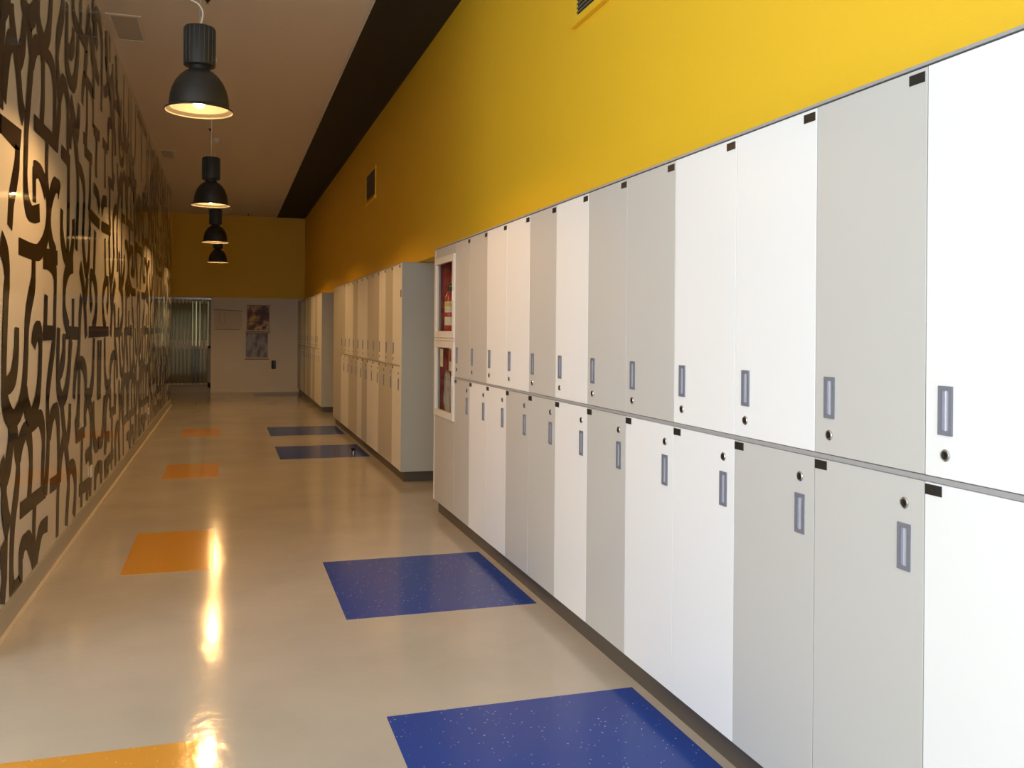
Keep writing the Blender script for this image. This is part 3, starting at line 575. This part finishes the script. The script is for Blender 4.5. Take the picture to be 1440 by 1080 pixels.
# ------------------------------------------------------------------ small fittings
def vent(y0, y1, z0, z1, label):
    t = thing('wall_vent', label, 'vent', (RW, y0, z0))
    W, H = y1 - y0, z1 - z0
    box('backing', (-0.003, 0.0, 0.0, W, 0.0, H), M['vent_dark'], t)
    bm = bmesh.new(); f = 0.028
    bx(bm, -0.014, 0, -f, 0, -f, H + f); bx(bm, -0.014, 0, W, W + f, -f, H + f); bx(bm, -0.014, 0, 0, W, H, H + f)
    obj('frame', bm, M['yellow'], t)
    bm = bmesh.new(); bx(bm, -0.030, 0, -f - 0.02, W + f + 0.02, -f - 0.012, 0.0, 0.003); obj('sill', bm, M['yellow'], t)
    bm = bmesh.new(); bx(bm, -0.010, -0.004, 0.002, W - 0.002, -0.006, 0.006)
    bmesh.ops.rotate(bm, verts=bm.verts[:], cent=(-0.007, 0, 0), matrix=Matrix.Rotation(math.radians(25), 3, 'Y'))
    s = obj('slat', bm, M['vent'], t); n = 15
    for i in range(n):
        q = s if i == 0 else share(s, t)
        q.location = (0, 0, H * (i + 0.5) / n)
vent(3.68, 4.44, 3.09, 3.43, 'large near louvred vent with yellow sill, cut off by the photo top')
vent(11.20, 11.94, 3.12, 3.46, 'small dark louvred vent high on the yellow wall above the middle row')
def hatch(x0, x1, y0, y1, label):
    t = thing('ceiling_hatch', label, 'hatch', (x0, y0, CEIL))
    W, D = x1 - x0, y1 - y0; f = 0.035
    bm = bmesh.new(); bx(bm, 0, W, 0, f, -0.012, 0); bx(bm, 0, W, D - f, D, -0.012, 0); bx(bm, 0, f, f, D - f, -0.012, 0); bx(bm, W - f, W, f, D - f, -0.012, 0)
    obj('frame', bm, M['ceiling'], t); box('panel', (f, W - f, f, D - f, -0.006, 0), M['hatch'], t)
hatch(-0.975, -0.70, 8.17, 8.89, 'grey square ceiling hatch at the top left, above the near mural')
hatch(-0.97, -0.74, 14.15, 14.80, 'faint farther ceiling hatch beyond the nearest pendant lamp')
for x, y, lb in ((-0.16, 7.6, 'tiny dark ceiling sprinkler at the top edge beside the nearest lamp cable'), (-0.22, 12.47, 'tiny dark ceiling sprinkler just above the second pendant lamp'),
                 (0.46, 21.4, 'tiny dark ceiling sprinkler just in front of the yellow back wall')):
    t = thing('sprinkler', lb, 'sprinkler', (x, y, CEIL), 'ceiling sprinklers')
    bm = bmesh.new(); r = lathe(bm, [(0.022, 0), (0.022, -0.005), (0.010, -0.010), (0.008, -0.03)], 16); cap(bm, r[-1]); obj('body', bm, M['dark'], t, True)
    bm = bmesh.new(); r = lathe(bm, [(0.016, -0.03), (0.016, -0.033)], 12); cap(bm, r[0]); cap(bm, r[1]); obj('deflector', bm, M['alu'], t)
bm = bmesh.new(); r = lathe(bm, [(0.055, 0), (0.055, -0.02), (0.045, -0.038), (0.02, -0.042)], 20); cap(bm, r[-1])
o = obj('smoke_detector', bm, M['offwhite'], None, True); o.location = (0.04, 20.6, CEIL); tag(o, 'small white smoke detector on ceiling beside the third pendant lamp', 'detector')
for y, lb in ((7.72, 'small white wall socket low on the near lettered wall'), (13.17, 'farther white wall socket low on the lettered wall')):
    t = thing('wall_socket', lb, 'socket', (LW + 0.002, y, 0.335))
    bm = bmesh.new(); bx(bm, 0, 0.010, -0.045, 0.045, -0.045, 0.045, 0.003); obj('cover', bm, M['offwhite'], t)
    bm = bmesh.new(); r = lathe(bm, [(0.02, -0.0105), (0.017, -0.011)], 16, 0, 0, 'X'); cap(bm, r[-1]); obj('outlet', bm, M['cable'], t)
# door stop on the floor
t = thing('door_stop', 'small dark door stop on the floor by the middle lockers', 'door stop', (1.44, 10.75, 0.0008))
bm = bmesh.new(); r = lathe(bm, [(0.026, 0), (0.026, 0.008), (0.012, 0.012), (0.012, 0.03)], 16); cap(bm, r[0]); obj('base', bm, M['chrome'], t, True)
bm = bmesh.new(); r = lathe(bm, [(0.012, 0.03), (0.024, 0.032), (0.026, 0.06), (0.02, 0.066)], 16); cap(bm, r[0]); cap(bm, r[-1], True); obj('rubber_buffer', bm, M['dark'], t, True)

# ------------------------------------------------------------------ back wall
# blind-covered glazing
fr = bmesh.new(); GX0 = -2.40
bx(fr, GX0, BX, BACK + 0.10, BACK + 0.16, 0.0, 0.22); bx(fr, GX0, BX, BACK + 0.10, BACK + 0.16, 1.00, 1.06)
bx(fr, GX0, BX, BACK + 0.10, BACK + 0.16, 2.08, 2.17)
for x in (GX0, -1.36, BX - 0.06): bx(fr, x, x + 0.06, BACK + 0.10, BACK + 0.16, 0.10, 2.08)
wo = struct(obj('window_2', fr, M['carcass']))
for x0, x1 in ((GX0 + 0.06, -1.36), (-1.30, BX - 0.06)):
    box('lower_pane', (x0, x1, BACK + 0.12, BACK + 0.13, 0.22, 1.00), M['frosted'], wo)
    box('upper_pane', (x0, x1, BACK + 0.12, BACK + 0.13, 1.06, 2.08), M['glow_pane'], wo)
t = thing('vertical_blind', 'grey-green vertical slat blind covering the glazing left on the back wall', 'blind', (GX0, BACK + 0.03, 0))
box('head_rail', (0.0, BX - GX0, -0.025, 0.025, 2.115, 2.16), M['alu'], t)
bm = bmesh.new()
w, n = 0.0445, 4; cols = []
for k in range(n + 1):
    u = -w + 2 * w * k / n; cols.append((bm.verts.new((u, 0.013 * math.cos(math.pi * (k / n - 0.5)), 0.20)), bm.verts.new((u, 0.013 * math.cos(math.pi * (k / n - 0.5)), 2.075))))
for a, b in zip(cols, cols[1:]): bm.faces.new((a[0], b[0], b[1], a[1]))
sl = obj('slat', bm, M['slat'], t, True)
md = sl.modifiers.new('thickness', 'SOLIDIFY'); md.thickness = 0.0012
bm = bmesh.new(); bx(bm, -w * 0.8, w * 0.8, -0.005, 0.005, 0.185, 0.212, 0.002); wt = obj('bottom_weight', bm, M['offwhite'], sl)
bm = bmesh.new(); bx(bm, -0.022, 0.022, -0.012, -0.004, 2.03, 2.116); hk = obj('hanger_clip', bm, M['offwhite'], sl)  # clips made wide and pale to paint in the light under the rail
bm = bmesh.new(); bx(bm, -0.022, 0.022, -0.016, -0.011, 1.00, 1.19); cl = obj('light_mark', bm, M['frame_white'], sl)  # pale strips added to imitate the band of light between the slats
x = 0.05; i = 0
while x < BX - GX0 - 0.03:
    if i: s = share(sl, t); share(wt, s, (0, 0, 0)); share(hk, s, (0, 0, 0)); share(cl, s, (0, 0, 0))
    else: s = sl
    s.location = (x, 0, 0); a = math.radians(22 + random.uniform(-3, 3))
    if i in (20, 21): a = math.radians(50)
    s.rotation_euler = (0, 0, a); x += 0.083; i += 1
# paper chart hung from a rod
t = thing('wall_chart', 'wide pale paper chart hanging from a thin rod beside the blind', 'chart', (-0.26, BACK - 0.004, 1.44))
bm = bmesh.new(); cols = []
for k in range(9):
    u = 0.60 * k / 8; cols.append((bm.verts.new((u, -0.008 - 0.006 * math.sin(k * 0.9) ** 2, 0.0)), bm.verts.new((u, -0.008, 0.44))))
for a, b in zip(cols, cols[1:]): bm.faces.new((a[0], b[0], b[1], a[1]))
ch = obj('sheet', bm, M['paper'], t)
bm = bmesh.new(); tube(bm, [(-0.02, -0.012, 0.455), (0.63, -0.012, 0.43)], 0.008); obj('rod', bm, M['pencil'], t, True)
bm = bmesh.new(); tube(bm, [(0.0, -0.014, 0.0), (0.56, -0.014, 0.0)], 0.005); obj('bottom_rod', bm, M['pencil'], t, True)
bm = bmesh.new(); lp = [(0.12, -0.018, 0.38), (0.12, -0.018, 0.22), (0.15, -0.018, 0.14), (0.21, -0.018, 0.14), (0.24, -0.018, 0.22), (0.24, -0.018, 0.38)]
tube(bm, lp, 0.004, 6); obj('drawn_outline', bm, M['pencil'], t)
def poster(x0, x1, z0, z1, m, label):
    t = thing('poster', label, 'poster', (x0, BACK - 0.002, z0))
    W, H = x1 - x0, z1 - z0
    bm = bmesh.new(); bx(bm, 0, W, -0.008, -0.005, 0.0, H); obj('print', bm, m, t)
    bm = bmesh.new(); bx(bm, -0.02, W + 0.02, -0.005, 0.0, -0.03, H + 0.02); obj('mount', bm, M['paper'], t)
    bm = bmesh.new(); bx(bm, -0.03, W + 0.03, -0.014, -0.008, -0.05, -0.03); bx(bm, -0.01, W + 0.03, -0.014, -0.008, H, H + 0.018); obj('rail', bm, M['wood'], t)
poster(0.46, 0.95, 1.43, 1.99, M['art_warm'], 'upper poster, dark red and golden abstract print on the back wall')
poster(0.44, 0.92, 0.80, 1.35, M['art_cool'], 'lower poster, blue-grey print on the back wall')
t = thing('wall_phone', 'small black intercom handset low on the back wall beside lockers', 'phone', (1.06, BACK, 0.63))
bm = bmesh.new(); bx(bm, -0.05, 0.05, -0.03, 0, -0.10, 0.10, 0.012); obj('body', bm, M['dark'], t)
bm = bmesh.new(); tube(bm, [(-0.02, -0.05, -0.085), (-0.02, -0.06, -0.05), (-0.02, -0.062, 0.05), (-0.02, -0.05, 0.085)], 0.018); bx(bm, -0.04, 0.0, -0.05, -0.029, -0.09, -0.06); bx(bm, -0.04, 0.0, -0.05, -0.029, 0.06, 0.09); obj('handset', bm, M['dark'], t, True)
